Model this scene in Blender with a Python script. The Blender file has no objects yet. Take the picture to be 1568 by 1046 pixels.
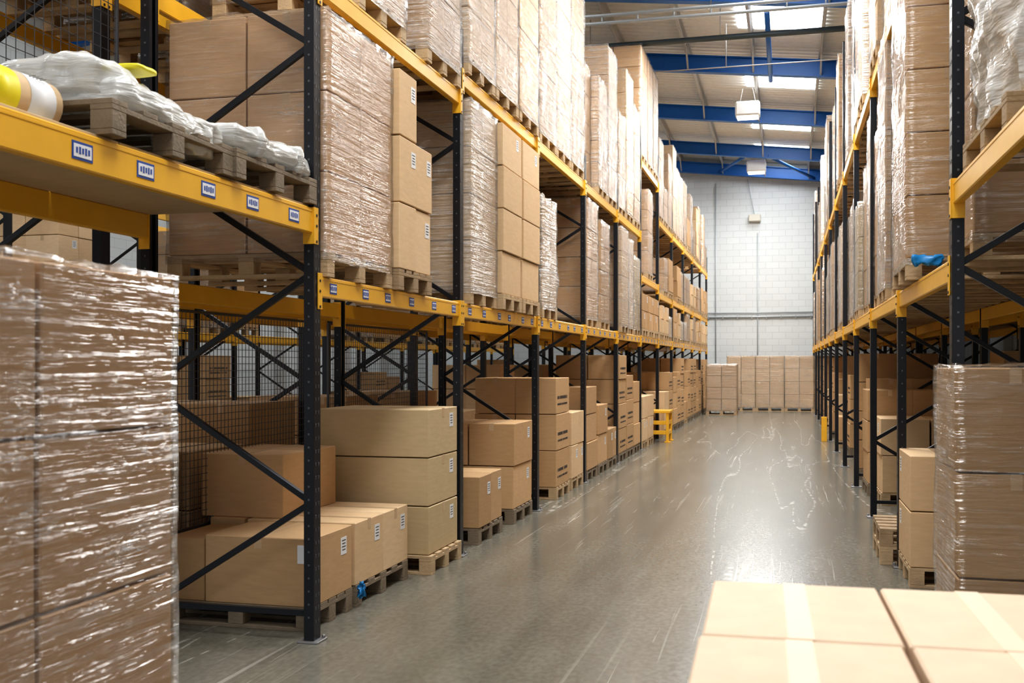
import bpy, math, random
from mathutils import Vector, Matrix, noise
random.seed(7)
sc=bpy.context.scene
try:
    sc.view_settings.view_transform='Standard'
    sc.view_settings.look='Medium High Contrast'
except Exception as e: print(e)

# ---------------------------------------------------------------- materials
def newmat(name):
    m=bpy.data.materials.new(name); m.use_nodes=True
    nt=m.node_tree
    return m,nt,nt.nodes['Principled BSDF']
def simple(name,col,rough=.5,metal=0,var=.0,bump=0,bscale=60):
    m,nt,p=newmat(name)
    p.inputs['Roughness'].default_value=rough
    p.inputs['Metallic'].default_value=metal
    n=nt.nodes.new('ShaderNodeTexNoise'); n.inputs['Scale'].default_value=9; n.inputs['Detail'].default_value=5
    tc=nt.nodes.new('ShaderNodeTexCoord'); nt.links.new(tc.outputs['Object'],n.inputs['Vector'])
    mx=nt.nodes.new('ShaderNodeMix'); mx.data_type='RGBA'
    k=max(var,.03)
    mx.inputs[6].default_value=(*[c*(1-k) for c in col],1)
    mx.inputs[7].default_value=(*[min(1,c*(1+k)) for c in col],1)
    nt.links.new(n.outputs['Fac'],mx.inputs[0]); nt.links.new(mx.outputs[2],p.inputs['Base Color'])
    if bump:
        n2=nt.nodes.new('ShaderNodeTexNoise'); n2.inputs['Scale'].default_value=bscale
        nt.links.new(tc.outputs['Object'],n2.inputs['Vector'])
        b=nt.nodes.new('ShaderNodeBump'); b.inputs['Strength'].default_value=bump; b.inputs['Distance'].default_value=.01
        nt.links.new(n2.outputs['Fac'],b.inputs['Height']); nt.links.new(b.outputs['Normal'],p.inputs['Normal'])
    return m
def card(name,c1,c2,rough=.7):
    m,nt,p=newmat(name)
    p.inputs['Roughness'].default_value=rough
    p.inputs['Specular IOR Level'].default_value=.3
    g=nt.nodes.new('ShaderNodeNewGeometry')
    mx=nt.nodes.new('ShaderNodeMix'); mx.data_type='RGBA'
    mx.inputs[6].default_value=(*c1,1); mx.inputs[7].default_value=(*c2,1)
    nt.links.new(g.outputs['Random Per Island'],mx.inputs[0])
    oi=nt.nodes.new('ShaderNodeObjectInfo')
    orr=nt.nodes.new('ShaderNodeMapRange'); orr.inputs[3].default_value=.86; orr.inputs[4].default_value=1.1
    nt.links.new(oi.outputs['Random'],orr.inputs[0])
    tc=nt.nodes.new('ShaderNodeTexCoord')
    mp=nt.nodes.new('ShaderNodeMapping'); mp.inputs['Scale'].default_value=(3,3,14)
    nt.links.new(tc.outputs['Object'],mp.inputs[0])
    n=nt.nodes.new('ShaderNodeTexNoise'); n.inputs['Scale'].default_value=3; n.inputs['Detail'].default_value=6
    nt.links.new(mp.outputs[0],n.inputs['Vector'])
    r=nt.nodes.new('ShaderNodeMapRange'); r.inputs[1].default_value=.3; r.inputs[2].default_value=.7
    r.inputs[3].default_value=.95; r.inputs[4].default_value=1.04
    nt.links.new(n.outputs['Fac'],r.inputs[0])
    ml=nt.nodes.new('ShaderNodeMath'); ml.operation='MULTIPLY'
    nt.links.new(r.outputs[0],ml.inputs[0]); nt.links.new(orr.outputs[0],ml.inputs[1])
    mu=nt.nodes.new('ShaderNodeMix'); mu.data_type='RGBA'; mu.blend_type='MULTIPLY'; mu.inputs[0].default_value=1
    nt.links.new(mx.outputs[2],mu.inputs[6]); nt.links.new(ml.outputs[0],mu.inputs[7])
    nt.links.new(mu.outputs[2],p.inputs['Base Color'])
    b=nt.nodes.new('ShaderNodeBump'); b.inputs['Strength'].default_value=.10; b.inputs['Distance'].default_value=.01
    nt.links.new(n.outputs['Fac'],b.inputs['Height']); nt.links.new(b.outputs['Normal'],p.inputs['Normal'])
    return m
def film(name,base,gain,white=(.88,.89,.9),zs=22,ior=1.9,bd=.03,scale=1.,lines=.5):
    m,nt,p=newmat(name)
    N=nt.nodes.new; L=nt.links.new
    out=nt.nodes['Material Output']
    p.inputs['Base Color'].default_value=(*white,1)
    p.inputs['Roughness'].default_value=.16
    tc=N('ShaderNodeTexCoord')
    def math_(op,a,b=None,clamp=False):
        x=N('ShaderNodeMath'); x.operation=op; x.use_clamp=clamp
        for i,q in enumerate((a,b)):
            if q is None: continue
            if isinstance(q,(int,float)): x.inputs[i].default_value=q
            else: L(q,x.inputs[i])
        return x.outputs[0]
    def streak(rx,ry,sc_,zsc,det=4):
        mp=N('ShaderNodeMapping'); mp.inputs['Rotation'].default_value=(rx,ry,0)
        mp.inputs['Scale'].default_value=(1.0,1.0,zsc)
        L(tc.outputs['Object'],mp.inputs[0])
        n=N('ShaderNodeTexNoise'); n.inputs['Scale'].default_value=sc_*scale; n.inputs['Detail'].default_value=det
        n.inputs['Roughness'].default_value=.55; n.inputs['Distortion'].default_value=.3
        L(mp.outputs[0],n.inputs['Vector'])
        return n.outputs['Fac']
    def mr(v,lo,hi,a=0,b=1):
        r=N('ShaderNodeMapRange'); r.inputs[1].default_value=lo; r.inputs[2].default_value=hi
        r.inputs[3].default_value=a; r.inputs[4].default_value=b; L(v,r.inputs[0]); return r.outputs[0]
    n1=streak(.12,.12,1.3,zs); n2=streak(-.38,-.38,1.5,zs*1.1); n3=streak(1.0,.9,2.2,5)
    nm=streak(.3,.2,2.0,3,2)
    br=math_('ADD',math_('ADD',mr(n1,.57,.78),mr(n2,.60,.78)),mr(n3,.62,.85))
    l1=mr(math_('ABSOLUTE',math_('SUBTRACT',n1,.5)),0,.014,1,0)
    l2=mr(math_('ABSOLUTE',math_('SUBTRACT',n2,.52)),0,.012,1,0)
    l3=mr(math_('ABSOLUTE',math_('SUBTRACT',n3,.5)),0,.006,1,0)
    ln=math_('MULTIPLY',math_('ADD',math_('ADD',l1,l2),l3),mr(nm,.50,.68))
    s=math_('ADD',math_('ADD',math_('MULTIPLY',br,gain),base),math_('MULTIPLY',ln,lines),True)  # white streaks and crease lines: bunched film plus highlights painted into the colour
    hgt=math_('ADD',math_('ADD',math_('ADD',n1,n2),n3),math_('MULTIPLY',ln,.06))
    b=N('ShaderNodeBump'); b.inputs['Strength'].default_value=1; b.inputs['Distance'].default_value=bd
    L(hgt,b.inputs['Height']); L(b.outputs['Normal'],p.inputs['Normal'])
    tr=N('ShaderNodeBsdfTransparent'); tr.inputs[0].default_value=(.98,.98,.98,1)
    gl=N('ShaderNodeBsdfGlossy'); gl.inputs['Roughness'].default_value=.12
    L(b.outputs['Normal'],gl.inputs['Normal'])
    fr=N('ShaderNodeFresnel'); fr.inputs[0].default_value=ior
    L(b.outputs['Normal'],fr.inputs['Normal'])
    fc=math_('MINIMUM',fr.outputs[0],.36)
    m1=N('ShaderNodeMixShader'); L(fc,m1.inputs[0]); L(tr.outputs[0],m1.inputs[1]); L(gl.outputs[0],m1.inputs[2])
    m2=N('ShaderNodeMixShader'); L(s,m2.inputs[0]); L(m1.outputs[0],m2.inputs[1]); L(p.outputs[0],m2.inputs[2])
    L(m2.outputs[0],out.inputs[0])
    return m
def emis(name,col,s):
    m,nt,p=newmat(name)
    p.inputs['Base Color'].default_value=(*col,1)
    p.inputs['Emission Color'].default_value=(*col,1); p.inputs['Emission Strength'].default_value=s
    return m

M_card=card('cardboard',(.62,.41,.225),(.52,.33,.17))
M_cardl=card('cardboard_light',(.76,.56,.35),(.68,.48,.285))
M_cardw=card('cardboard_warm',(.70,.47,.29),(.64,.42,.25))
M_cardg=card('cardboard_olive',(.57,.44,.265),(.52,.40,.235))
M_cardc=card('cardboard_cream_lit',(.90,.70,.52),(.88,.68,.50))  # cream board, its colour lightened for the stronger light near the camera
M_tape=simple('packing_tape',(.62,.44,.27),.3,0,.05)
M_tapec=simple('packing_tape_cream',(.90,.705,.53),.6,0,.02)
M_label=simple('paper_label',(.82,.83,.86),.5)
M_ink=simple('ink',(.05,.045,.04),.6)
M_blue=simple('blue_label',(.02,.08,.36),.4)
M_wood=simple('pallet_wood',(.52,.38,.23),.75,0,.35,.4)
M_woodm=simple('pallet_wood_mid',(.38,.27,.16),.75,0,.35,.4)
M_woodg=simple('old_pallet_wood',(.24,.19,.135),.8,0,.35,.4)
M_ply=simple('chipboard',(.57,.44,.28),.6,0,.15,.1)
M_yel=simple('yellow_paint',(.85,.47,.035),.35,0,.08)
M_black=simple('dark_blue_black_steel',(.014,.016,.022),.38,.3,.2)
M_hole=simple('slot_grey',(.12,.13,.14),.4,.5)  # grey plates, paler than the steel, marking the post slots
M_foot=simple('galvanised',(.35,.35,.36),.45,.8,.1)
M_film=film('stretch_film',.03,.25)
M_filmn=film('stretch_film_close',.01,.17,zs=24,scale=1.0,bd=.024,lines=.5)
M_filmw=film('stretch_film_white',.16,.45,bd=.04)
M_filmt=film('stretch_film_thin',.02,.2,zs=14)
M_bluep=simple('blue_plastic',(.02,.25,.6),.35)
M_yellab=simple('yellow_label',(.85,.74,.03),.4)
M_wire=simple('wire',(.10,.10,.11),.4,.6)

# ---------------------------------------------------------------- mesh builder
class MB:
    def __init__(s): s.v=[];s.f=[];s.m=[];s.mats=[];s.sm=[]
    def mi(s,mat):
        if mat not in s.mats: s.mats.append(mat)
        return s.mats.index(mat)
    def poly(s,pts,mat,sm=False):
        b=len(s.v); s.v+= [tuple(p) for p in pts]; s.f.append(tuple(range(b,b+len(pts)))); s.m.append(s.mi(mat)); s.sm.append(sm)
    def box(s,c,d,mat,ch=.003,R=None):
        c=Vector(c); hx,hy,hz=[x/2 for x in d]; k=min(ch,hx*.45,hy*.45,hz*.45)
        base=len(s.v); idx={}
        i=0; loc=[]
        for sx in(-1,1):
            for sy in(-1,1):
                for sz in(-1,1):
                    for a in range(3):
                        p=[sx*(hx-k),sy*(hy-k),sz*(hz-k)]
                        p[a]=[sx*hx,sy*hy,sz*hz][a]
                        idx[(sx,sy,sz,a)]=i; loc.append(Vector(p)); i+=1
        fs=[]
        for a in range(3):
            o=[x for x in range(3) if x!=a]
            for sg in(-1,1):
                q=[]
                for u,w in((-1,-1),(1,-1),(1,1),(-1,1)):
                    t=[0,0,0]; t[a]=sg; t[o[0]]=u; t[o[1]]=w; q.append(idx[(*t,a)])
                fs.append(q)
        for a in range(3):
            o=[x for x in range(3) if x!=a]
            for u in(-1,1):
                for w in(-1,1):
                    t1=[0,0,0];t1[a]=-1;t1[o[0]]=u;t1[o[1]]=w
                    t2=list(t1);t2[a]=1
                    fs.append([idx[(*t1,o[0])],idx[(*t2,o[0])],idx[(*t2,o[1])],idx[(*t1,o[1])]])
        for sx in(-1,1):
            for sy in(-1,1):
                for sz in(-1,1):
                    fs.append([idx[(sx,sy,sz,a)] for a in range(3)])
        mi=s.mi(mat)
        for q in fs:
            n=(loc[q[1]]-loc[q[0]]).cross(loc[q[2]]-loc[q[0]])
            ce=sum((loc[j] for j in q),Vector())/len(q)
            if n.dot(ce)<0: q=q[::-1]
            s.f.append(tuple(base+j for j in q)); s.m.append(mi); s.sm.append(False)
        for p in loc:
            if R is not None: p=R@p
            s.v.append(tuple(c+p))
    def bar(s,p0,p1,w,h,mat,up=(0,0,1),ch=.002):
        p0=Vector(p0);p1=Vector(p1);d=p1-p0;L=d.length;x=d.normalized()
        u=Vector(up)
        if abs(x.dot(u))>.99: u=Vector((1,0,0))
        y=u.cross(x).normalized(); z=x.cross(y)
        R=Matrix((x,y,z)).transposed()
        s.box((p0+p1)/2,(L,w,h),mat,ch,R)
    def tube(s,p0,p1,r,mat,n=10):
        p0=Vector(p0);p1=Vector(p1);x=(p1-p0).normalized()
        u=Vector((0,0,1)) if abs(x.z)<.9 else Vector((1,0,0))
        y=u.cross(x).normalized(); z=x.cross(y); b=len(s.v)
        for i in range(n):
            a=2*math.pi*i/n; o=y*math.cos(a)*r+z*math.sin(a)*r
            s.v.append(tuple(p0+o)); s.v.append(tuple(p1+o))
        mi=s.mi(mat)
        for i in range(n):
            j=(i+1)%n
            s.f.append((b+2*i,b+2*j,b+2*j+1,b+2*i+1)); s.m.append(mi); s.sm.append(True)
        s.f.append(tuple(b+2*i for i in range(n))[::-1]); s.m.append(mi); s.sm.append(False)
        s.f.append(tuple(b+2*i+1 for i in range(n))); s.m.append(mi); s.sm.append(False)
    def ribbon(s,pts,w,mat,wd=(0,1,0)):
        wd=Vector(wd); b=len(s.v); mi=s.mi(mat)
        for i,p in enumerate(pts):
            p=Vector(p); k=w*(.6+.4*math.sin(i*1.7))
            s.v.append(tuple(p-wd*k)); s.v.append(tuple(p+wd*k))
        for i in range(len(pts)-1):
            s.f.append((b+2*i,b+2*i+1,b+2*i+3,b+2*i+2)); s.m.append(mi); s.sm.append(True)
    def shell(s,c,d,mat,step=.09,amp=.006,seed=0,fr=5,bottom=False,rnd=0.0,taper=0,ruff=0):
        c=Vector(c); h=[x/2 for x in d]; key={}; mi=s.mi(mat)
        n=[max(2,int(round(x/step))) for x in d]
        def vid(p):
            k=tuple(round(x,4) for x in p)
            if k not in key:
                q=Vector(p)
                if rnd>0:
                    m=Vector([q[i]/h[i] for i in range(3)])
                    l=(abs(m.x)**4+abs(m.y)**4+abs(m.z)**4)**.25
                    t=Vector([m[i]/l*h[i] for i in range(3)])
                    q=q.lerp(t,rnd)
                if taper: q.z=-h[2]+(q.z+h[2])*(1-taper*(q.y/h[1]+1)/2)
                am=amp
                if ruff and p[2]>h[2]-.03: am=amp+ruff
                w=noise.noise_vector(q*fr+Vector((seed*7.1,seed*3.3,seed*1.7)))*amp
                w+=noise.noise_vector(q*fr*3+Vector((seed*2.1,9,seed)))*am*.45
                key[k]=len(s.v); s.v.append(tuple(c+q+w))
            return key[k]
        for a in range(3):
            o=[x for x in range(3) if x!=a]
            for sg in(-1,1):
                if a==2 and sg==-1 and not bottom: continue
                for i in range(n[o[0]]):
                    for j in range(n[o[1]]):
                        q=[]
                        for u,w in((0,0),(1,0),(1,1),(0,1)):
                            t=[0,0,0]; t[a]=sg*h[a]
                            t[o[0]]=-h[o[0]]+d[o[0]]*(i+u)/n[o[0]]
                            t[o[1]]=-h[o[1]]+d[o[1]]*(j+w)/n[o[1]]
                            q.append(vid(t))
                        flip=(sg==-1)!=(a==1)
                        if flip: q=q[::-1]
                        s.f.append(tuple(q)); s.m.append(mi); s.sm.append(True)
    def mesh(s,name):
        me=bpy.data.meshes.new(name); me.from_pydata(s.v,[],s.f)
        for m in s.mats: me.materials.append(m)
        me.polygons.foreach_set('material_index',s.m)
        me.polygons.foreach_set('use_smooth',s.sm)
        me.update(); return me
    def obj(s,name,loc=(0,0,0),rot=0):
        return place(s.mesh(name),name,loc,rot)
def place(me,name,loc,rot=0):
    o=bpy.data.objects.new(name,me); o.location=loc; o.rotation_euler=(0,0,rot)
    sc.collection.objects.link(o); return o

def pallet(mb,wx,wy,wood,z0=0):
    n=5; bw=.11
    for i in range(n):
        y=-wy/2+bw/2+i*(wy-bw)/(n-1)
        mb.box((0,y,z0+.133),(wx,bw,.022),wood,.002)
    for x in(-wx/2+.05,0,wx/2-.05):
        mb.box((x,0,z0+.111),(.10,wy,.022),wood,.002)
        for y in(-wy/2+.05,0,wy/2-.05):
            mb.box((x,y,z0+.061),(.10,.10,.078),wood,.003)
    for y in(-wy/2+.05,0,wy/2-.05):
        mb.box((0,y,z0+.011),(wx,.10,.022),wood,.002)

def carton(mb,c,d,mat,tape=M_tape,axis='y',lab=None,prints=False,rng=random,topflap=True):
    x,y,z=c; dx,dy,dz=d
    mb.box(c,d,mat,.005)
    if topflap:
        if axis=='y':
            mb.box((x,y,z+dz/2+.0005),(.05,dy,.0016),tape,.0002)
            for s in(-1,1): mb.box((x,y+s*(dy/2+.0004),z+dz/2-.035),(.05,.0016,.07),tape,.0002)
        else:
            mb.box((x,y,z+dz/2+.0005),(dx,.05,.0016),tape,.0002)
            for s in(-1,1): mb.box((x+s*(dx/2+.0004),y,z+dz/2-.035),(.0016,.05,.07),tape,.0002)
    if lab:
        for s in(-1,1):
            mb.box((x+s*(dx/2+.001),y+dy*.28,z+dz*.22),(.0015,.09,.11),M_label,.0002)
            for k in range(4): mb.box((x+s*(dx/2+.002),y+dy*.28,z+dz*.22+.035-.02*k),(.001,.06-.01*(k%2),.006),M_ink,.0001)
    if prints:
        for s in(-1,1):
            for row,(zz,hh) in enumerate(((-.02,.035),(-.10,.022))):
                yy=-dy*.40
                while yy<dy*.34:
                    w=hh*rng.uniform(.4,.75)
                    mb.box((x+s*(dx/2+.001),y+yy+w/2,z+zz),(.0015,w,hh),M_ink,.0002)
                    yy+=w+hh*.28
                    if rng.random()<.15: yy+=hh*.6
def stack(name,wx,wy,nx,ny,nz,bh,mat=M_card,fm=None,wood=M_wood,labs=0.0,prints=False,seed=1,skip=(),amp=.007,step=.09,pal=True,axis='y',tape=M_tape,pover=.0,ruff=.03,gap=.006):
    rng=random.Random(seed); mb=MB()
    z0=.144 if pal else 0
    if pal: pallet(mb,wx+pover,wy+pover,wood)
    cx,cy=wx/nx,wy/ny; sh=.016 if fm else gap
    for k in range(nz):
        for i in range(nx):
            for j in range(ny):
                if (i,j,k) in skip or (j,k) in skip: continue
                ox,oy=(rng.uniform(-.003,.003),rng.uniform(-.003,.003)) if (fm or gap>.006) else (rng.uniform(-.010,.010),rng.uniform(-.007,.007))
                carton(mb,(-wx/2+cx*(i+.5)+ox,-wy/2+cy*(j+.5)+oy,z0+bh*(k+.5)),(cx-sh,cy-sh,bh-.008),mat,tape,axis,
                    lab=rng.random()<labs,prints=prints,rng=rng,topflap=(k==nz-1 or (j,k+1) in skip or rng.random()<.5 or axis=='x'))
    if fm:
        H=bh*nz
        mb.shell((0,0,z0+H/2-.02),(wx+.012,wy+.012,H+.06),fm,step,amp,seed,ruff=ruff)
        for t in range(2):
            s=1 if t else -1; x=s*(wx/2+.015); y=rng.uniform(-.3,.3)*wy; zt=z0+rng.uniform(.0,.3)*H
            mb.ribbon([(x+s*.01*math.sin(q*1.3),y+.012*math.sin(q*2.1),zt-.035*q) for q in range(7)],.012,fm)
    return mb.mesh(name)

# ---------------------------------------------------------------- camera
F=1620.; T=421/F; TH=math.atan(T); C=math.cos(TH)
cam=bpy.data.cameras.new('camera'); co=bpy.data.objects.new('camera',cam); sc.collection.objects.link(co)
co.location=(0,0,1.6); co.rotation_euler=(math.pi/2,0,TH)
cam.sensor_width=36; cam.lens=F/1568*36; cam.shift_y=34/1568
cam.dof.use_dof=True; cam.dof.focus_distance=9; cam.dof.aperture_fstop=5
cam.clip_end=200
sc.camera=co
def YD(D,X): return D/C+X*T

# ---------------------------------------------------------------- room shell
XL,XR=-15.,6.5; YB,YF=-7.,38.3
def roofz(x):
    return 7.99-.11*x if x>-9 else 7.99+.99+.11*(x+9)
m,nt,p=newmat('polished_concrete')
tc=nt.nodes.new('ShaderNodeTexCoord')
def nz_(scale,vec,det=6,rot=0,dist=0):
    mp=nt.nodes.new('ShaderNodeMapping'); mp.inputs['Scale'].default_value=vec; mp.inputs['Rotation'].default_value=(0,0,rot)
    nt.links.new(tc.outputs['Object'],mp.inputs[0])
    n=nt.nodes.new('ShaderNodeTexNoise'); n.inputs['Scale'].default_value=scale; n.inputs['Detail'].default_value=det; n.inputs['Distortion'].default_value=dist
    nt.links.new(mp.outputs[0],n.inputs['Vector']); return n
def ramp(n,stops):
    r=nt.nodes.new('ShaderNodeValToRGB'); e=r.color_ramp.elements
    e[0].position=stops[0][0]; e[0].color=(*stops[0][1],1)
    e[1].position=stops[-1][0]; e[1].color=(*stops[-1][1],1)
    for q,c in stops[1:-1]:
        x=e.new(q); x.color=(*c,1)
    nt.links.new(n.outputs['Fac'],r.inputs[0]); return r
def mix(mode,a,b,f=1):
    x=nt.nodes.new('ShaderNodeMix'); x.data_type='RGBA'; x.blend_type=mode
    if isinstance(f,(int,float)): x.inputs[0].default_value=f
    else: nt.links.new(f,x.inputs[0])
    for i,q in((6,a),(7,b)):
        if isinstance(q,tuple): x.inputs[i].default_value=(*q,1)
        else: nt.links.new(q,x.inputs[i])
    return x.outputs[2]
a=nz_(1.8,(1.6,.5,1),5,0,0)
ra=ramp(a,[(.25,(.165,.155,.126)),(.5,(.190,.180,.148)),(.75,(.222,.212,.178))])
b=nz_(1.5,(9,.28,1),7,.04,.6); rb=ramp(b,[(.60,(0,0,0)),(.70,(.35,.35,.35))])
c=nz_(2.0,(12,.22,1),8,-.10,1.0); rc=ramp(c,[(.645,(0,0,0)),(.68,(.8,.8,.8))])
c2=nz_(.5,(1.8,.10,1),3,-.05,.3)
mq=nt.nodes.new('ShaderNodeMath'); mq.operation='SUBTRACT'; nt.links.new(c2.outputs['Fac'],mq.inputs[0]); mq.inputs[1].default_value=.5
mq2=nt.nodes.new('ShaderNodeMath'); mq2.operation='ABSOLUTE'; nt.links.new(mq.outputs[0],mq2.inputs[0])
mq3=nt.nodes.new('ShaderNodeMapRange'); mq3.inputs[1].default_value=0; mq3.inputs[2].default_value=.006; mq3.inputs[3].default_value=1; mq3.inputs[4].default_value=0
nt.links.new(mq2.outputs[0],mq3.inputs[0])
brk=nz_(7,(1,1,1),6); rbk=ramp(brk,[(.46,(0,0,0)),(.56,(1,1,1))])
ln=mix('MULTIPLY',rbk.outputs[0],mq3.outputs[0])
msk=nz_(.6,(1,.35,1),3); rm=ramp(msk,[(.45,(0,0,0)),(.6,(1,1,1))])
sc1=mix('MULTIPLY',mix('ADD',rb.outputs[0],rc.outputs[0]),rm.outputs[0])
sc2=mix('ADD',sc1,ln,.8)
fine=nz_(30,(1,.6,1),6); rf=ramp(fine,[(.35,(.88,.88,.88)),(.65,(1.08,1.08,1.08))])
# faint longitudinal tyre marks
ty=nz_(.9,(3.2,.03,1),4); rty=ramp(ty,[(.40,(.86,.86,.86)),(.60,(1.04,1.04,1.04))])
col=mix('MIX',mix('MULTIPLY',mix('MULTIPLY',ra.outputs[0],rf.outputs[0]),rty.outputs[0]),(.55,.54,.50),sc2)
nt.links.new(col,p.inputs['Base Color'])
rr=nt.nodes.new('ShaderNodeMapRange'); rr.inputs[1].default_value=.3; rr.inputs[2].default_value=.7; rr.inputs[3].default_value=.20; rr.inputs[4].default_value=.25
nt.links.new(fine.outputs['Fac'],rr.inputs[0]); nt.links.new(rr.outputs[0],p.inputs['Roughness'])
p.inputs['IOR'].default_value=1.55
bp=nt.nodes.new('ShaderNodeBump'); bp.inputs['Strength'].default_value=.05; bp.inputs['Distance'].default_value=.01
n5=nz_(14,(1,1,1),6); nt.links.new(n5.outputs['Fac'],bp.inputs['Height']); nt.links.new(bp.outputs['Normal'],p.inputs['Normal'])
M_floor=m
mb=MB(); mb.box(((XL+XR)/2,(YB+YF)/2,-.05),(XR-XL,YF-YB,.1),M_floor,.001); mb.obj('floor')

def blockmat():
    m,nt,p=newmat('painted_blockwork')
    tc=nt.nodes.new('ShaderNodeTexCoord'); sp=nt.nodes.new('ShaderNodeSeparateXYZ'); cb=nt.nodes.new('ShaderNodeCombineXYZ')
    nt.links.new(tc.outputs['Object'],sp.inputs[0])
    ad=nt.nodes.new('ShaderNodeMath'); nt.links.new(sp.outputs[0],ad.inputs[0]); nt.links.new(sp.outputs[1],ad.inputs[1])
    nt.links.new(ad.outputs[0],cb.inputs[0]); nt.links.new(sp.outputs[2],cb.inputs[1])
    br=nt.nodes.new('ShaderNodeTexBrick'); br.inputs['Scale'].default_value=1
    br.inputs['Brick Width'].default_value=.45; br.inputs['Row Height'].default_value=.225; br.inputs['Mortar Size'].default_value=.008
    br.inputs['Color1'].default_value=(.66,.69,.70,1); br.inputs['Color2'].default_value=(.63,.66,.67,1); br.inputs['Mortar'].default_value=(.52,.55,.565,1)
    nt.links.new(cb.outputs[0],br.inputs['Vector']); nt.links.new(br.outputs['Color'],p.inputs['Base Color'])
    b=nt.nodes.new('ShaderNodeBump'); b.inputs['Strength'].default_value=.3; b.inputs['Distance'].default_value=.01; b.invert=True
    nt.links.new(br.outputs['Fac'],b.inputs['Height']); nt.links.new(b.outputs['Normal'],p.inputs['Normal'])
    p.inputs['Roughness'].default_value=.6
    return m
M_block=blockmat()
mb=MB()
for (x0,x1) in((XL,-9),(-9,XR)):
    P=[(x0,YF,0),(x1,YF,0),(x1,YF,roofz(x1)+.6),(x0,YF,roofz(x0)+.6)]
    mb.poly(P,M_block)
    mb.poly([(a_,b_+.2,c_) for a_,b_,c_ in P][::-1],M_block)
mb.obj('wall_back')
mb=MB(); mb.box((XL-.1,(YB+YF)/2,roofz(XL)/2+.28),(.2,YF-YB,roofz(XL)+.55),M_block,.01); mb.obj('wall_left')
mb=MB(); mb.box((XR+.1,(YB+YF)/2,roofz(XR)/2+.28),(.2,YF-YB,roofz(XR)+.55),M_block,.01); mb.obj('wall_right')
M_pipe=simple('grey_pipe',(.45,.48,.50),.4,.2); M_pipd=simple('dark_pipe',(.05,.065,.07),.5,.2)
mb=MB()
mb.tube((-3.4,YF-.06,3.25),(1.2,YF-.06,3.25),.03,M_pipe)
mb.tube((-3.4,YF-.06,3.4),(1.2,YF-.06,3.4),.02,M_pipe)
mb.tube((-1.0,YF-.05,0.1),(-1.0,YF-.05,6.2),.02,M_pipe)
mb.tube((-2.45,YF-.05,0.1),(-2.45,YF-.05,8.0),.02,M_pipe)
for i in range(9): mb.box((-3.2+.5*i,YF-.04,3.25),(.04,.08,.12),M_pipe,.004)
mb.obj('wall_conduit')
mb=MB(); mb.box((-1.1,YF-.12,6.72),(.42,.22,.26),simple('beige_housing',(.6,.57,.5),.5),.03); mb.tube((-1.1,YF-.1,6.8),(-1.35,YF-.1,8.1),.012,M_pipe,6)
mb.obj('wall_sensor_box')

# roof
M_sheet=simple('roof_sheet',(.80,.79,.75),.6,0,.10)
M_steel=simple('blue_steel',(.004,.12,.44),.4,.0,.1)
M_gal=simple('galv_purlin',(.50,.49,.47),.5,.2,.1)
M_sky=emis('rooflight_grp',(.93,.97,1.),9)
mb=MB()
ny=int((YF-YB)/.25)
for x0,x1 in((XL-.2,-9),(-9,XR+.2)):
    for i in range(ny+1):
        ya=YB+i*.25
        pts=[(ya,0),(ya+.15,0),(ya+.18,.035),(ya+.22,.035),(ya+.25,0)]
        for (a0,h0),(a1,h1) in zip(pts[:-1],pts[1:]):
            z0=roofz(x0)+.62; z1=roofz(x1)+.62
            mb.poly([(x0,a0,z0+h0),(x1,a0,z1+h0),(x1,a1,z1+h1),(x0,a1,z0+h1)],M_sheet)
mb.obj('ceiling')
RY=[37.9,34.3,29.3,24.35,19.5,14.6,9.7,4.8,-.1,-5]
mb=MB()
for y in RY:
    for x0,x1 in((XL,-9),(-9,XR)):
        z0,z1=roofz(x0),roofz(x1)
        for t,wd in((.02,.19),(.38,.19)):
            mb.bar((x0,y,z0+t),(x1,y,z1+t),wd,.025,M_steel)
        mb.bar((x0,y,z0+.2),(x1,y,z1+.2),.016,.36,M_steel)
    mb.bar((XL+.12,y,0),(XL+.12,y,roofz(XL)),.22,.22,M_gal)
    mb.bar((XR-.12,y,0),(XR-.12,y,roofz(XR)),.22,.22,M_gal)
mb.obj('roof_portal_frame')
mb=MB()
x=-13.8
while x<6.2:
    z=roofz(x)+.40
    mb.bar((x,YB,z+.01),(x,YF,z+.01),.065,.012,M_gal); mb.bar((x,YB,z+.10),(x,YF,z+.10),.008,.2,M_gal); mb.bar((x+.03,YB,z+.2),(x+.03,YF,z+.2),.065,.012,M_gal)
    x+=1.45
for y in RY:
    x=-13.8
    while x<6.2:
        z=roofz(x)+.03
        if y>1: mb.bar((x+.02,y,z),(x+.02,y-.55,z+.45),.04,.04,M_gal)
        x+=1.45
mb.obj('roof_purlin')
mb=MB()
for k in (4,6):
    y0,y1=RY[k],RY[k+1]
    mb.tube((-6,y0,roofz(-6)+.2),(-1.9,y1,roofz(-1.9)+.2),.06,M_steel); mb.tube((-1.9,y1,roofz(-1.9)+.2),(2,y0,roofz(2)+.2),.06,M_steel)
mb.tube((-2.3,RY[0],roofz(-2.3)+.1),(-1.2,RY[1],roofz(-1.2)+.1),.05,M_steel)
mb.tube((0.9,RY[0],roofz(.9)+.1),(-.6,RY[1],roofz(-.6)+.1),.05,M_steel)
mb.tube((-.35,RY[4],roofz(-.3)-.1),(-.35,RY[3],roofz(-.3)-.1),.05,M_steel)
mb.obj('roof_bracing')
for i in range(9):
    yc=(RY[i]+RY[i+1])/2
    for xc,hx in((-.15,.85),(-11.6,1.3),(-6.2,1.3)):  # the two outer columns are unseen, added to brighten the left area
        mb=MB()
        x0,x1=xc-hx,xc+hx
        mb.bar((x0,yc,roofz(x0)+.61),(x1,yc,roofz(x1)+.61),1.9,.01,M_sky)
        if xc>-3 or i%2==0: mb.obj('rooflight')
mb=MB()
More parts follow.
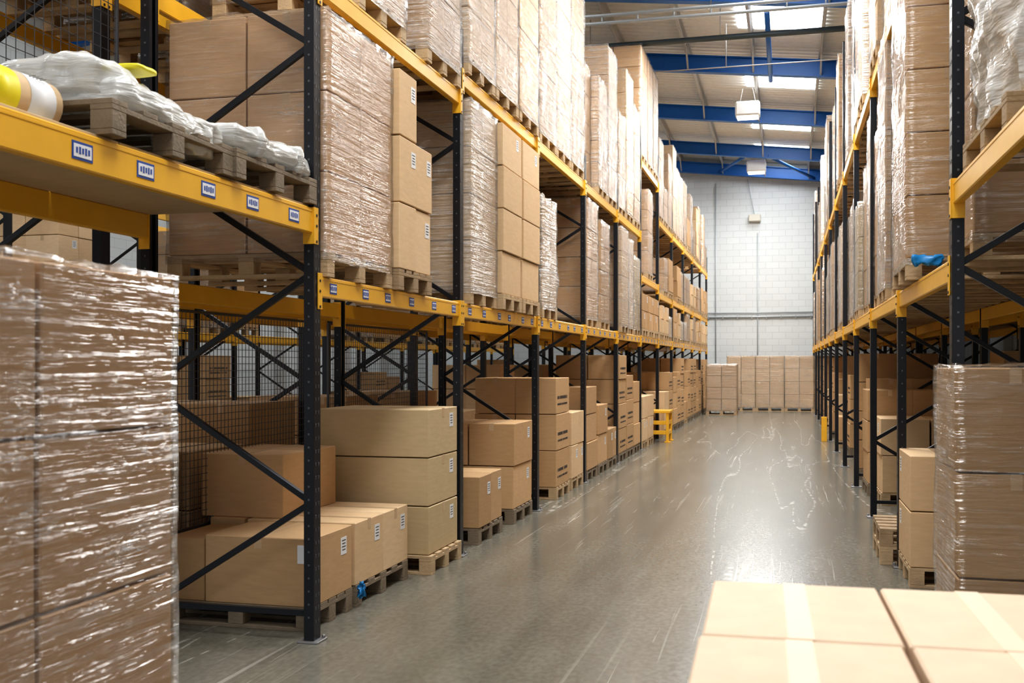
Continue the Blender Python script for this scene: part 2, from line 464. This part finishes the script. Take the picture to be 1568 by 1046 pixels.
def hp(D,v,r,mat,x0=-5,x1=3.5):
    h=1.6+v*D/F; y=YD(D,-1); mb.tube((x0,y,h),(x1,y,h),r,mat,12)
    for x in(-4,-1.2,1.6): mb.tube((x,y,h),(x,y,roofz(x)+.4),.01,M_gal,6)
hp(19.6,500,.055,M_pipd); hp(17.2,536,.03,M_pipe); hp(17.2,548,.03,M_pipe); hp(21.5,455,.012,M_gal)
y=YD(17.2,-1)
for i in range(14): mb.tube((-4.8+.6*i,y,1.6+536*17.2/F),(-4.8+.6*i,y,1.6+548*17.2/F),.015,M_pipe,6)
mb.obj('sprinkler_pipe')
M_lens=emis('light_diffuser',(1,.97,.9),3.0)
M_hous=simple('white_housing',(.80,.80,.79),.4)
for D,zz in((12,7.7),(26.5,7.75),(34,7.72)):
    y=YD(D,-.95)
    mb=MB()
    mb.box((0,0,.20),(.60,.50,.36),M_hous,.04); mb.box((0,0,.01),(.52,.42,.03),M_lens,.005)
    for sx in(-.2,.2): mb.tube((sx,0,.36),(sx*.6,0,roofz(-.95)+.4-zz),.008,M_gal,6)
    mb.obj('high_bay_light',(-.95,y,zz))

# ---------------------------------------------------------------- racks
def lab(mb,x,y,z,sg,w=.125,h=.07):
    mb.box((x+sg*.001,y,z),(.002,w,h),M_blue,.0003)
    mb.box((x+sg*.0025,y,z),(.002,w-.018,h-.02),M_label,.0003)
    for k in range(5): mb.box((x+sg*.004,y-.036+.018*k,z+.001),(.001,.011,.022+.006*((k*7)%2)),M_blue,.0001)
def rack(name,xf,xb,ys,height,levels,face,labels=True,holes=6):
    mb=MB(); sgn=face
    pf=xf-sgn*.032; pb=xb+sgn*.032
    for k,y in enumerate(ys):
        H=height[k]
        for px,s2 in((pf,1),(pb,-1)):
            s=sgn*s2
            mb.box((px+s*.028,y,H/2),(.006,.085,H),M_black,.001)
            for q in(-1,1):
                mb.box((px,y+q*.0425,H/2),(.062,.006,H),M_black,.001)
                mb.box((px-s*.028,y+q*.030,H/2),(.006,.025,H),M_black,.001)
            mb.box((px,y,.006),(.13,.14,.012),M_foot,.002)
            mb.tube((px+s*.05,y+.05,.012),(px+s*.05,y+.05,.03),.011,M_foot,6)
            if k<holes:
                z=.12
                while z<H-.05:
                    for q in(-1,1): mb.box((px+s*.0315,y+q*.018,z),(.002,.011,.02),M_hole,.0005)
                    mb.box((px,y-.0460,z+.025),(.011,.002,.011),M_hole,.0005)
                    z+=.075 if k<3 else .1
        mb.bar((pf,y,.16),(pb,y,.16),.03,.035,M_black)
        z=.14; fr=False; nodes=[]
        while z<H-.05:
            nodes.append((pf if fr else pb,y,z)); z+=.66; fr=not fr
        for a_,b_ in zip(nodes[:-1],nodes[1:]): mb.bar(a_,b_,.032,.035,M_black)
    for k,lv in enumerate(levels):
        y0,y1=ys[k]+.045,ys[k+1]-.045
        for (z,bh) in lv:
            for px,s2 in((pf,1),(pb,-1)):
                s=sgn*s2
                mb.box((px,(y0+y1)/2,z),(.05,y1-y0,bh),M_yel,.006)
                mb.box((px+s*.0255,(y0+y1)/2,z+bh*.36),(.003,y1-y0-.02,.010),M_yel,.001)
                for yy,q in((y0,1),(y1,-1)):
                    mb.box((px,yy+q*.004,z-.03),(.066,.008,.21),M_yel,.001)
                    mb.box((px+s*.036,yy-q*.018,z-.03),(.006,.055,.21),M_yel,.001)
                    for t in(-.09,0,.06): mb.tube((px+s*.038,yy-q*.022,z-.03+t),(px+s*.042,yy-q*.022,z-.03+t),.009,M_black,6)
            if labels and z<2.7:
                n=6
                for i in range(n): lab(mb,xf-sgn*.007,y0+.2+(y1-y0-.4)*i/(n-1)+random.uniform(-.05,.05),z-.004,sgn,.125 if z>2.3 else .10,.07 if z>2.3 else .062)
    return mb.obj(name)
XF=-2.62; XB=-3.75
ly=[5.62+2.8*(k-1) for k in range(-1,13)]
ly=[y for y in ly if y<YF-.3]
b12=lambda *z:[(q,.12) for q in z]
nlev=[b12(2.42,4.0)]+[[(2.42,.145),(4.05,.12)]]+[b12(2.05,3.81)]+[b12(2.05,3.99)]*4
nlev.append(b12(2.06,3.2,5.35))
while len(nlev)<len(ly)-1: nlev.append(b12(2.06,3.05,4.60))
hts=[4.4]*7+[6.0]*2+[5.2]*(len(ly)-9)
rack('pallet_rack',XF,XB,ly,hts,nlev,1)
rack('pallet_rack',-5.15,-4.02,ly,[4.4]*len(ly),[b12(2.05,3.9)]*(len(ly)-1),-1,labels=False,holes=0)
rack('pallet_rack',-9.4,-10.5,ly,[4.4]*len(ly),[b12(2.05,3.9)]*(len(ly)-1),1,labels=False,holes=0)
ry=[6.02+2.8*k for k in range(-2,12)]; ry=[y for y in ry if y<YF-.3]
rlev=[b12(2.5)]*2+[b12(2.1,4.5)]*(len(ry)-3)
XRF=.84; XRB=1.97
rack('pallet_rack',XRF,XRB,ry,[6.6]*len(ry),rlev,-1,labels=False,holes=4)
rack('pallet_rack',3.40,2.27,ry,[6.6]*len(ry),[b12(2.1,4.5)]*(len(ry)-1),1,labels=False,holes=0)

# ---------------------------------------------------------------- load variants
V=stack
m_wrapA=V('m',1.06,1.05,2,2,3,.475,M_cardw,M_filmn,seed=3,step=.06)
m_B=V('m',1.0,.70,2,2,3,.46,M_cardl,None,labs=.5,seed=4,skip={(1,2)},wood=M_woodm)
m_C=V('m',1.05,.86,2,2,4,.40,M_cardl,M_filmw,seed=5,step=.07)
m_D=V('m',1.0,.74,2,1,4,.40,M_cardl,None,labs=.3,seed=6)
m_low=V('m',1.0,.8,2,2,3,.40,M_cardl,M_filmw,seed=7,amp=.02,ruff=.06)
wr=[V('m',1.05,.84,2,2,4,.40,M_card,M_film,seed=11),
    V('m',1.05,.84,2,1,4,.39,M_cardl,M_film,seed=12),
    V('m',1.05,.84,3,2,5,.31,M_card,M_filmw,seed=13,amp=.012),
    V('m',1.05,.84,2,2,3,.42,M_cardg,M_film,seed=14),
    V('m',1.05,.84,2,2,3,.50,M_cardl,M_filmw,seed=15,amp=.014,ruff=.06),
    V('m',1.05,.84,2,2,4,.36,M_card,M_filmt,seed=16)]
tall=[V('m',1.06,.84,2,2,5,.42,M_cardl,M_filmw,seed=21,amp=.01,ruff=.06),
      V('m',1.06,.84,2,2,5,.45,M_card,M_filmw,seed=22,amp=.012),
      V('m',1.06,.84,2,1,5,.40,M_cardl,M_film,seed=23,amp=.01),
      V('m',1.06,.84,3,2,6,.34,M_card,M_filmw,seed=24,amp=.01,ruff=.06),
      V('m',1.06,.84,2,2,4,.47,M_cardl,M_film,seed=25,amp=.01)]
vt=[V('m',1.06,.84,1,1,6,.40,M_cardl,M_filmt,seed=26),V('m',1.06,.84,2,2,5,.40,M_card,M_filmt,seed=27)]
mid=[V('m',1.05,.84,2,2,3,.44,M_cardl,M_filmw,seed=31,amp=.012),
     V('m',1.05,.84,2,2,4,.40,M_card,M_film,seed=32,amp=.01),
     V('m',1.05,.84,2,2,4,.36,M_cardl,None,seed=33,labs=.2),
     V('m',1.05,.84,2,1,3,.38,M_card,None,seed=34,skip={(0,2)})]
short=[V('m',1.05,.80,2,2,1,.40,M_cardl,M_filmw,seed=41,amp=.015,ruff=.05),
       V('m',1.05,.80,2,2,2,.33,M_card,None,seed=42,labs=.3),
       V('m',1.05,.80,2,2,2,.30,M_cardl,None,seed=43,labs=.3,skip={(0,1)}),
       V('m',1.05,.80,2,2,2,.34,M_card,M_film,seed=44)]
op=[V('m',1.05,.80,2,1,3,.42,M_card,None,M_woodg,seed=51,prints=True),
    V('m',1.05,.80,2,2,2,.42,M_cardl,None,M_wood,seed=52,labs=.4),
    V('m',1.05,.80,2,1,4,.40,M_card,None,M_woodg,seed=53,prints=True),
    V('m',1.05,.80,2,1,3,.38,M_card,None,M_woodg,seed=54,labs=.3,skip={(0,2,2)}),
    V('m',1.05,.80,2,2,1,.45,M_card,None,M_wood,seed=55)]
mb=MB(); pallet(mb,1.1,.8,M_wood); pallet(mb,1.1,.8,M_woodm,.144); m_empty=mb.mesh('m')
rg=random.Random(5)
def nm_(me):
    s=[mm.name for mm in me.materials]
    if any('film' in q for q in s): return 'shrink_wrapped_pallet'
    if not any('card' in q for q in s): return 'empty_pallet_pile'
    return 'pallet_of_cardboard_boxes'
def loadL(me,y0,z,xf=-2.60):
    wx=max(v.co.x for v in me.vertices); hy=max(v.co.y for v in me.vertices)
    return place(me,nm_(me),(xf-wx,y0+hy,z),rg.uniform(-.008,.008))
def loadR(me,y0,z,xf=.86):
    wx=max(v.co.x for v in me.vertices); hy=max(v.co.y for v in me.vertices)
    return place(me,nm_(me),(xf+wx,y0+hy,z),rg.uniform(-.008,.008))
Z1=2.11
loadL(m_wrapA,5.70,Z1,-2.575); loadL(m_B,6.83,Z1,-2.57)
loadL(m_C,8.60,Z1,-2.58); loadL(m_D,9.52,Z1,-2.56); loadL(m_D,10.33,Z1,-2.565)
loadL(m_low,11.32,Z1,-2.58)
loadL(wr[0],YD(14.35,-2.6),Z1); loadL(wr[5],YD(15.35,-2.6),Z1)
loadL(wr[1],16.95,Z1,-2.56); loadL(wr[4],17.85,Z1,-2.6); loadL(wr[3],18.75,Z1,-2.6)
loadL(mid[1],6.25,3.87); loadL(tall[1],7.50,3.87,-2.58)
for i,y in enumerate((8.52,9.40,10.29)): loadL(tall[(0,4,2)[i]],y,4.05,-2.57)
for i,y in enumerate((11.33,12.2,13.1)): loadL(tall[(3,0,1)[i]],y,4.05,-2.6)
for i,y in enumerate((14.13,15.0,15.9)): loadL([mid[1],wr[2],tall[1]][i],y,4.05,-2.6 if i else -2.7)
for i,y in enumerate((16.93,17.8,18.7)): loadL([wr[4],vt[0],vt[1]][i],y,4.05,-2.6)
for k in range(7,len(ly)-1):
    y=ly[k]+.08
    for i in range(3):
        loadL(rg.choice(short),y,2.12)
        if rg.random()<.85: loadL(rg.choice([short[1],short[2],short[3],mid[3]]) if k>7 else mid[i],y,3.11 if k>7 else 3.26)
        if k==7: loadL(vt[1],y,5.41)
        elif rg.random()<.88: loadL(rg.choice([wr[0],wr[2],mid[2],tall[2],wr[3],mid[1],mid[3],short[3]]),y,4.66)
        if not(k==7 and i==2): loadL(rg.choice(op),y,0)
        y+=.90
# --- left floor level, bay 1 explicit
mb=MB(); pallet(mb,1.0,.62,M_woodg)
carton(mb,(.145,0,.144+.205),(.71,.60,.41),M_card,lab=True,axis='y'); mb.box((.145+.30,-.3015,.46),(.075,.002,.11),M_label,.0003)
mb.box((-.36,0,.144+.19),(.28,.58,.38),M_card,.005)
mb.obj('pallet_of_cardboard_boxes',(-3.24,6.10,0))
mb=MB(); pallet(mb,1.05,.98,M_woodg)
for s in(-1,1): carton(mb,(.13,s*.25,.144+.205),(.78,.49,.41),M_cardl,lab=True,axis='x')
carton(mb,(-.34,-.22,.144+.41+.215),(.62,.42,.43),M_card,axis='y'); carton(mb,(-.34,.22,.144+.41+.215),(.62,.42,.43),M_card,axis='y')
mb.box((-.42,0,.144+.205),(.26,.96,.41),M_card,.005)
mb.obj('pallet_of_cardboard_boxes',(-3.26,6.95,0))
m_olive=V('m',.92,.72,1,1,3,.37,M_cardg,None,labs=1,seed=61,axis='x',pover=.05)
loadL(m_olive,7.58,0,-2.60)
mb=MB()
mb.shell((0,0,0),(.035,.03,.10),M_bluep,.01,.03,4,40,True,.6); mb.ribbon([(0.01*i,.012*math.sin(i),.05+.008*i) for i in range(5)],.012,M_bluep); mb.obj('blue_plastic_tie',(-2.70,6.47,.11))
m_E=V('m',.85,.80,1,2,1,.46,M_card,None,M_woodg,labs=1,seed=62)
loadL(m_E,8.95,0,-2.62)
m_F=V('m',.95,.80,2,1,2,.43,M_card,None,M_woodg,labs=1,seed=63)
loadL(m_F,10.2,0,-2.63)
m_G=V('m',1.0,.80,2,1,3,.43,M_card,None,M_wood,prints=True,seed=64)
loadL(m_G,12.15,0,-2.62); loadL(op[1],13.10,0,-2.62)
loadL(op[4],11.32,0,-2.9)
loadL(op[3],14.15,0,-2.62); loadL(m_F,15.05,0,-2.62); loadL(m_E,15.95,0,-2.62)
loadL(op[2],17.0,0,-2.62); loadL(op[0],17.85,0,-2.62); loadL(op[3],18.7,0,-2.62)
for k in range(1,len(ly)-1):
    y=ly[k]+.08
    for i in range(3):
        r=rg.random()
        if k==2:
            place([op[3],op[1],op[3]][i],'pallet_of_cardboard_boxes',(-4.60,y+.42,0))
        if k>2 and r<.75: place(rg.choice([op[1],op[3],op[4],mid[2]]),'pallet_of_cardboard_boxes',(-4.60,y+.42,0))
        if rg.random()<(.35 if k<6 else .8): place(rg.choice(short if k<6 else mid),'pallet_load',(-4.60,y+.42,2.11))
        if rg.random()<.8 and k!=1: place(rg.choice(mid+wr),'shrink_wrapped_pallet',(-4.60,y+.42,3.96))
        if rg.random()<.5: place(rg.choice(op),'pallet_of_cardboard_boxes',(-9.97,y+.42,0))
        if rg.random()<.5: place(rg.choice(mid),'shrink_wrapped_pallet',(-9.97,y+.42,2.11))
        y+=.90
loadL(mid[1],3.0,3.96,-4.2)
mb=MB()
for i in range(3): mb.box((-3.185,2.90+.9*(i+.5),2.5015),(1.06,.893,.018),M_ply,.002)
mb.obj('rack_shelf_board')
zt=2.511
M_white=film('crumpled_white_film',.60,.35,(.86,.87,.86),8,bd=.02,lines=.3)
mb=MB(); pallet(mb,1.0,1.0,M_woodg)
mb.shell((.02,.05,.144+.075),(.90,.90,.17),M_white,.02,.045,3,4,True,.5,taper=.5)
mb.shell((.12,-.12,.144+.14),(.60,.62,.19),M_white,.02,.05,5,4.5,True,.7,taper=.4)
mb.shell((.36,.28,.144+.0),(.22,.28,.16),M_white,.02,.03,6,8,True,.7)
mb.shell((.32,-.10,.144+.222),(.18,.15,.02),M_yellab,.03,.012,7,5,True,.3)
mb.obj('film_wrapped_bundle',(-3.10,4.14,zt),.03)
mb=MB(); pallet(mb,.95,.95,M_woodg)
mb.shell((.08,-.02,.144+.065),(.82,.97,.13),M_white,.02,.03,8,5,True,.5)
for yy in(-.25,.22): mb.shell((.08,yy,.144+.07),(.86,.07,.16),M_white,.02,.012,9+yy,9,True,.3)
mb.obj('film_wrapped_bundle',(-3.08,5.12,zt),.02)
mb=MB(); mb.tube((0,-.40,.10),(0,.40,.10),.10,M_cardl,24); mb.tube((0,.0,.10),(0,.16,.10),.1025,M_yellab,24); mb.tube((0,.22,.10),(0,.36,.10),.102,M_label,24)
for k in range(4): mb.box((.06,.26+.02*k,.1845),(.05,.006,.001),M_ink,.0001)
mb.obj('cardboard_tube_roll',(-2.86,3.19,zt+.003))
def wire(name,x,y0,y1,z0,z1,s=.05):
    mb=MB(); n=int((y1-y0)/s)
    for i in range(n+1): mb.bar((x,y0+i*s,z0),(x,y0+i*s,z1),.004,.004,M_wire,ch=.0005)
    n=int((z1-z0)/s)
    for i in range(n+1): mb.bar((x,y0,z0+i*s),(x,y1,z0+i*s),.004,.004,M_wire,ch=.0005)
    for a_,b_ in(((x,y0,z0),(x,y0,z1)),((x,y1,z0),(x,y1,z1)),((x,y0,z0),(x,y1,z0)),((x,y0,z1),(x,y1,z1))): mb.bar(a_,b_,.02,.02,M_wire)
    mb.obj(name)
wire('wire_mesh_panel',-3.86,5.7,8.3,.5,1.95); wire('wire_mesh_panel',-3.86,8.5,11.1,.5,1.95)
wire('wire_mesh_panel',-3.86,2.9,5.5,2.6,4.3,.07)

# ---------------------------------------------------------------- right rack loads
m_big=V('m',1.06,1.02,2,2,5,.42,M_card,M_filmn,seed=71,amp=.012,step=.06)
loadR(m_big,YD(7.05,.76),2.16,.75)
loadR(wr[0],6.15,2.16,.95)
mb=MB(); mb.shell((0,0,0),(.20,.03,.07),M_bluep,.02,.025,2,18,True,.5); mb.obj('blue_plastic_wrap',(.90,7.43,2.28))
ZR=2.16
for k in range(3,len(ry)-1):
    y=ry[k]+.07
    for i in range(3):
        loadR(rg.choice(wr+tall[:3]),y,ZR,.80+rg.uniform(0,.10))
        if rg.random()<.85: loadR(rg.choice(tall+[wr[0],mid[0],wr[4],vt[1]]),y,4.56,.80+rg.uniform(0,.10))
        q=rg.random()
        if k==3 and i==0: loadR(m_empty,y,0,.72)
        elif q<.8: loadR(op[(k+i*2)%5],y,0,.92+rg.uniform(0,.15))
        y+=.90
for i in range(3): loadR(tall[i],6.12+.9*i,4.56,.84)
for k in range(1,len(ry)-1):
    y=ry[k]+.07
    for i in range(3):
        for z,ch in((0,op+[mid[2]]),(2.16,wr),(4.56,wr+tall)):
            if rg.random()<.8: loadR(rg.choice(ch),y,z,2.30)
        y+=.90
m_R0=V('m',.95,.80,2,1,2,.40,M_cardl,None,M_wood,labs=1,seed=81)
loadR(m_R0,YD(7.55,.84),0,.84); loadR(op[3],6.9,0,.98)
m_RW=V('m',1.0,.70,2,1,3,.48,M_card,M_filmn,seed=82,amp=.01,step=.045)
loadR(m_RW,5.15,0,.72)
mb=MB(); pallet(mb,1.0,1.1,M_woodm)
mb.box((0,0,.144+.45),(.75,.8,.85),M_cardl,.01)
mb.shell((0,0,.144+.48),(.98,1.06,1.0),M_white,.03,.06,12,4,True,.45)
mb.obj('film_wrapped_bundle',(1.36,5.20,2.56),0)
m_LW=V('m',.80,1.14,2,2,4,.425,M_cardw,M_filmn,seed=91,amp=.007,step=.035)
place(m_LW,'shrink_wrapped_pallet',(-1.71-.406,2.73-.577,.005))
m_FB=V('m',1.155,1.06,3,2,3,.312,M_cardc,None,M_wood,seed=92,axis='y',tape=M_tapec,gap=.011)
a=math.radians(1.3)
R=Matrix.Rotation(a,3,'Z'); cc=Vector((-.180,2.607,0))-R@Vector((-1.155/2,.53,0))
place(m_FB,'pallet_of_cardboard_boxes',(cc.x,cc.y,0),a)
m_far=V('m',.95,.86,2,2,4,.43,M_cardl,M_film,seed=95,amp=.01)
m_far2=V('m',.95,.90,2,2,4,.36,M_cardl,M_film,seed=96,amp=.01)
yy=YD(35.5,-.5)+.45
for x in(-1.92,-.98,-.02,.94): place(m_far,'shrink_wrapped_pallet',(x+.42,yy+.0,0))
place(m_far2,'shrink_wrapped_pallet',(-1.98,YD(33,-2)+.45,0))
mb=MB()
for x in(-.25,.25):
    for y in(-.30,.30): mb.box((x,y,.32),(.06,.06,.64),M_yel,.006); mb.box((x,y,.01),(.12,.12,.02),M_yel,.003)
mb.box((0,0,.62),(.60,.70,.05),M_yel,.006)
for z in(.2,.4):
    mb.box((0,-.30,z),(.5,.04,.08),M_yel,.005); mb.box((.25,0,z),(.04,.6,.08),M_yel,.005)
mb.obj('yellow_steel_stand',(-2.60,21.90,0))
mb=MB(); mb.box((0,0,.25),(.02,.16,.5),M_yel,.004); mb.box((.05,.08,.25),(.1,.02,.5),M_yel,.004); mb.box((.05,-.08,.25),(.1,.02,.5),M_yel,.004)
mb.obj('rack_post_guard',(.70,ry[8],0))

# ---------------------------------------------------------------- light
w=bpy.data.worlds.new('world'); sc.world=w; w.use_nodes=True
bg=w.node_tree.nodes['Background']; bg.inputs[0].default_value=(.96,.98,1,1); bg.inputs[1].default_value=.85
for D,e in((4.5,250),(12,310),(19,320),(26,320),(33,330)):  # nearest lamp is added fill without a fixture, brightening the foreground boxes
    L=bpy.data.lights.new('bay_and_fill_lamp','AREA'); L.shape='RECTANGLE'; L.size=1.8; L.size_y=1.8; L.energy=e; L.color=(1,.99,.96)
    o=bpy.data.objects.new('bay_and_fill_lamp',L); o.location=(-.95,YD(D,-.95),7.6); sc.collection.objects.link(o)
